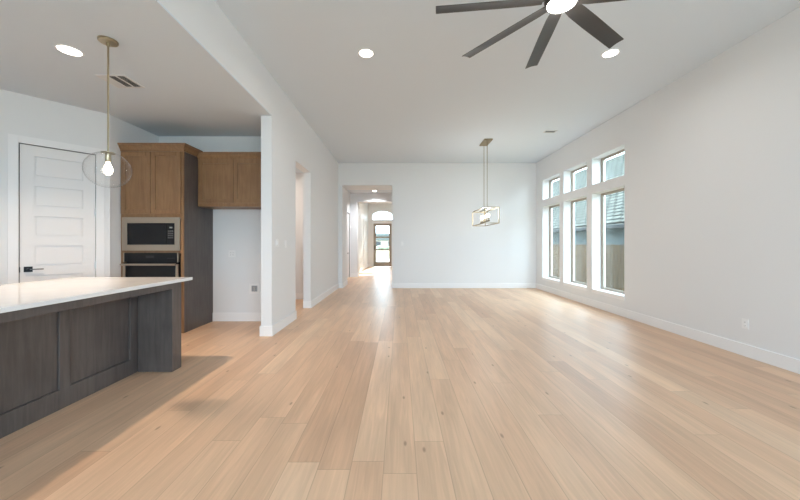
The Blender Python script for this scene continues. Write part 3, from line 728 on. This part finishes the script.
for k in range(8):
    ang = math.radians(34.9 + k*46.2 if k < 4 else 34.9 + 3*46.2 + (k-3)*(360-3*46.2)/5)
    rad = Vector((math.cos(ang), math.sin(ang), 0)); tan = Vector((-rad.y, rad.x, 0))
    wv = tan*math.cos(PITCH) - Vector((0, 0, 1))*math.sin(PITCH); nv = rad.cross(wv)
    mb = MB(o_); cols = []
    c0 = Vector((FX, FY, FZ+0.012))
    for (rr, hwid) in ((R0+0.03, BW*0.40), (R0+0.10, BW*0.47), (R0+0.3, BW*0.5), (R1-0.1, BW*0.5), (R1-0.006, BW*0.5), (R1, BW*0.47)):
        ring = []
        for (s_, th) in ((-1, -0.0015), (-0.55, -0.006), (0, -0.0075), (0.55, -0.006), (1, -0.0015), (1, 0.0015), (0.55, 0.004), (0, 0.005), (-0.55, 0.004), (-1, 0.0015)):
            arc = 0.012*(1-s_*s_)
            ring.append(mb.bm.verts.new(c0 + rad*rr + wv*(s_*hwid) + nv*(th+arc) - o_))
        cols.append(ring)
    for A, B in zip(cols[:-1], cols[1:]):
        for j in range(10): mb.bm.faces.new((A[j], A[(j+1) % 10], B[(j+1) % 10], B[j]))
    mb.bm.faces.new(cols[0]); mb.bm.faces.new(cols[-1][::-1])
    bl = mb.build('blade', 'fan', fan, True)
    mb = MB(o_); pts = [c0 + rad*r_ + wv*q_ + nv*0.006 for r_, q_ in ((0.09, -0.022), (0.2, -0.016), (0.2, 0.016), (0.09, 0.022))]
    mb.prism(pts, nv*0.008); mb.build('blade_arm', 'fan', bl)
point('fan_glow', (FX, FY, FZ-0.12), 8, (1, .94, .86), 0.09)

# ------------------------------------------------------------------ recessed lights
def recessed(x, y, z, label, watts, col=(1.0, 0.97, 0.94), r=0.083, spread=180):
    t = thing('recessed_light', (x, y, z), label, 'ceiling light', 'recessed ceiling lights')
    o_ = Vector(t.location)
    MB(o_).lathe([(r+0.018, z), (r+0.016, z-0.005), (r+0.002, z-0.006), (r, z-0.001)], (x, y, 0), 48, True).build('trim_ring', 'plastic', t, True)
    MB(o_).lathe([(r, z-0.002), (r*0.6, z-0.003), (0, z-0.0035)], (x, y, 0), 48).build('lens', 'can', t, True)
    l = bpy.data.lights.new('recessed_glow', 'AREA'); l.shape = 'DISK'; l.size = 0.09; l.energy = watts; l.spread = math.radians(spread); l.color = col
    o = bpy.data.objects.new('recessed_glow', l); COL.objects.link(o); o.location = (x, y, z-0.012)
    return t
recessed(-0.42, 4.025, H, 'round recessed light in the living ceiling left of the fan', 9, spread=160)
recessed(2.607, 4.025, H, 'round recessed light in the living ceiling at right fan blade tip', 9, spread=160)
recessed(-3.07, 3.02, KC, 'round recessed light in kitchen ceiling beside the pendant canopy', 30, (1.0, 0.77, 0.57), spread=115)
recessed(-0.95, 12.2, 3.28, 'small recessed light in the hallway ceiling beyond back opening', 36, (0.93, 0.96, 1.0), spread=135)
recessed(-0.4, 15.6, 3.66, 'unseen added light in the entry foyer ceiling before the front door', 24, (1.0, 0.86, 0.72))  # lamp out of view, added to brighten the foyer
recessed(-2.7, 6.6, 2.95, 'unseen added light in the side passage ceiling behind the left opening', 15, (1.0, 0.82, 0.69))  # hidden lamp added to lift the dark passage

# ------------------------------------------------------------------ ceiling vents
def vent(x0, x1, y0, y1, z, label, split):
    t = thing('air_vent', ((x0+x1)/2, (y0+y1)/2, z), label, 'vent')
    o_ = Vector(t.location); f = 0.022
    mb = MB(o_)
    mb.box(x0, x0+f, y0, y1, z-0.008, z, 0.001); mb.box(x1-f, x1, y0, y1, z-0.008, z, 0.001); mb.box(x0+f, x1-f, y0, y0+f, z-0.008, z, 0.001); mb.box(x0+f, x1-f, y1-f, y1, z-0.008, z, 0.001)
    mb.build('frame', 'grille', t)
    MB(o_).box(x0+f, x1-f, y0+f, y1-f, z-0.001, z).build('backing', 'duct', t)
    mb = MB(o_)
    if split:      # three banks of slats running away from the camera; the left bank is tilted the other way
        bw = (x1-x0-2*f-0.02)/3
        for g in range(3):
            xa = x0+f+g*(bw+0.01); n = 4
            if g: mb.box(xa-0.010, xa, y0+f, y1-f, z-0.009, z-0.001)
            s_ = -1 if g == 0 else 1
            for i in range(n):
                xx = xa+bw*(i+0.5)/n
                mb.prism([(xx+0.009*s_, y0+f, z-0.010), (xx-0.007*s_, y0+f, z-0.001), (xx-0.0085*s_, y0+f, z-0.001), (xx+0.0075*s_, y0+f, z-0.010)], (0, y1-y0-2*f, 0))
    else:
        n = 3
        for i in range(n):
            yy = y0+f+(y1-y0-2*f)*(i+0.5)/n; mb.prism([(x0+f, yy-0.006, z-0.009), (x0+f, yy+0.004, z-0.002), (x0+f, yy+0.006, z-0.002), (x0+f, yy-0.004, z-0.009)], (x1-x0-2*f, 0, 0))
    mb.build('louvers', 'grille', t)
vent(-3.24, -2.93, 3.45, 3.735, KC, 'square louvered air vent in the kitchen ceiling behind pendant rod', True)
vent(3.03, 3.28, 6.76, 6.90, H, 'small narrow air vent in the ceiling near the back right corner', False)

# ------------------------------------------------------------------ wall plates
def plate(name, loc, normal, label, cat, kind, gangs=1):
    """plate centred at loc on a wall; local y = out of the wall"""
    n = Vector(normal); rz = math.atan2(n.y, n.x) - math.pi/2
    t = thing(name, loc, label, cat, None, rz)
    w_ = 0.036+0.023*(gangs-1)
    MB().box(-w_, w_, 0, 0.006, -0.058, 0.058, 0.002).build('plate', 'plastic', t)
    for g in range(gangs):
        gx = (g-(gangs-1)/2)*0.046
        if kind == 'switch': MB().box(gx-0.016, gx+0.016, 0.005, 0.011, -0.033, 0.033, 0.002).build('rocker', 'plastic', t)
        else:
            for zz in (-0.02, 0.02):
                s_ = MB().box(gx-0.016, gx+0.016, 0.005, 0.0085, zz-0.014, zz+0.014, 0.003).build('socket', 'plastic', t)
                mb = MB(); mb.box(gx-0.007, gx-0.005, 0.008, 0.0092, zz-0.003, zz+0.006); mb.box(gx+0.005, gx+0.007, 0.008, 0.0092, zz-0.003, zz+0.006); mb.cyl((gx, 0.008, zz-0.008), (gx, 0.0092, zz-0.008), 0.0022, 8)
                mb.build('slots', 'gap', s_)
    return t
plate('wall_outlet', (XR, 3.744, 0.373), (-1, 0, 0), 'white duplex outlet low on the bare right wall', 'outlet', 'outlet')
plate('wall_outlet', (XL, 8.36, 0.43), (1, 0, 0), 'white duplex outlet low on left wall beyond the side opening', 'outlet', 'outlet')
plate('wall_outlet', (-2.81, KY, 1.13), (0, -1, 0), 'white outlet at waist height inside the refrigerator bay', 'outlet', 'outlet', 2)
plate('light_switch', (XL, 4.76, 1.31), (1, 0, 0), 'wide white switch plate on wall end near kitchen', 'switch', 'switch', 2)
plate('light_switch', (XL, 5.12, 1.29), (1, 0, 0), 'narrow white switch between wide switch and side opening', 'switch', 'switch')
plate('light_switch', (0.06, YB, 1.30), (0, -1, 0), 'white switch on the back wall right of the hall opening', 'switch', 'switch')

bx = thing('water_outlet_box', (-2.435, KY, 0.546), 'square white recessed water supply box in the refrigerator bay', 'outlet box', None, math.pi)
mb = MB(); q = 0.085
mb.box(-q, q, 0, 0.008, -q, -q+0.036, 0.002); mb.box(-q, q, 0, 0.008, q-0.036, q, 0.002); mb.box(-q, -q+0.036, 0, 0.008, -q+0.036, q-0.036, 0.002); mb.box(q-0.036, q, 0, 0.008, -q+0.036, q-0.036, 0.002)
mb.build('frame', 'plastic', bx)
MB().box(-q+0.036, q-0.036, 0.0005, 0.002, -q+0.036, q-0.036).build('backing', 'grey', bx)
mb = MB(); mb.cyl((0.0, 0.002, -0.01), (0.0, 0.02, -0.01), 0.01, 16); mb.cyl((0, 0.014, -0.05), (0, 0.014, 0.02), 0.007, 12); mb.box(-0.018, 0.018, 0.016, 0.022, 0.012, 0.022, 0.002)
mb.build('valve', 'nickel', bx)
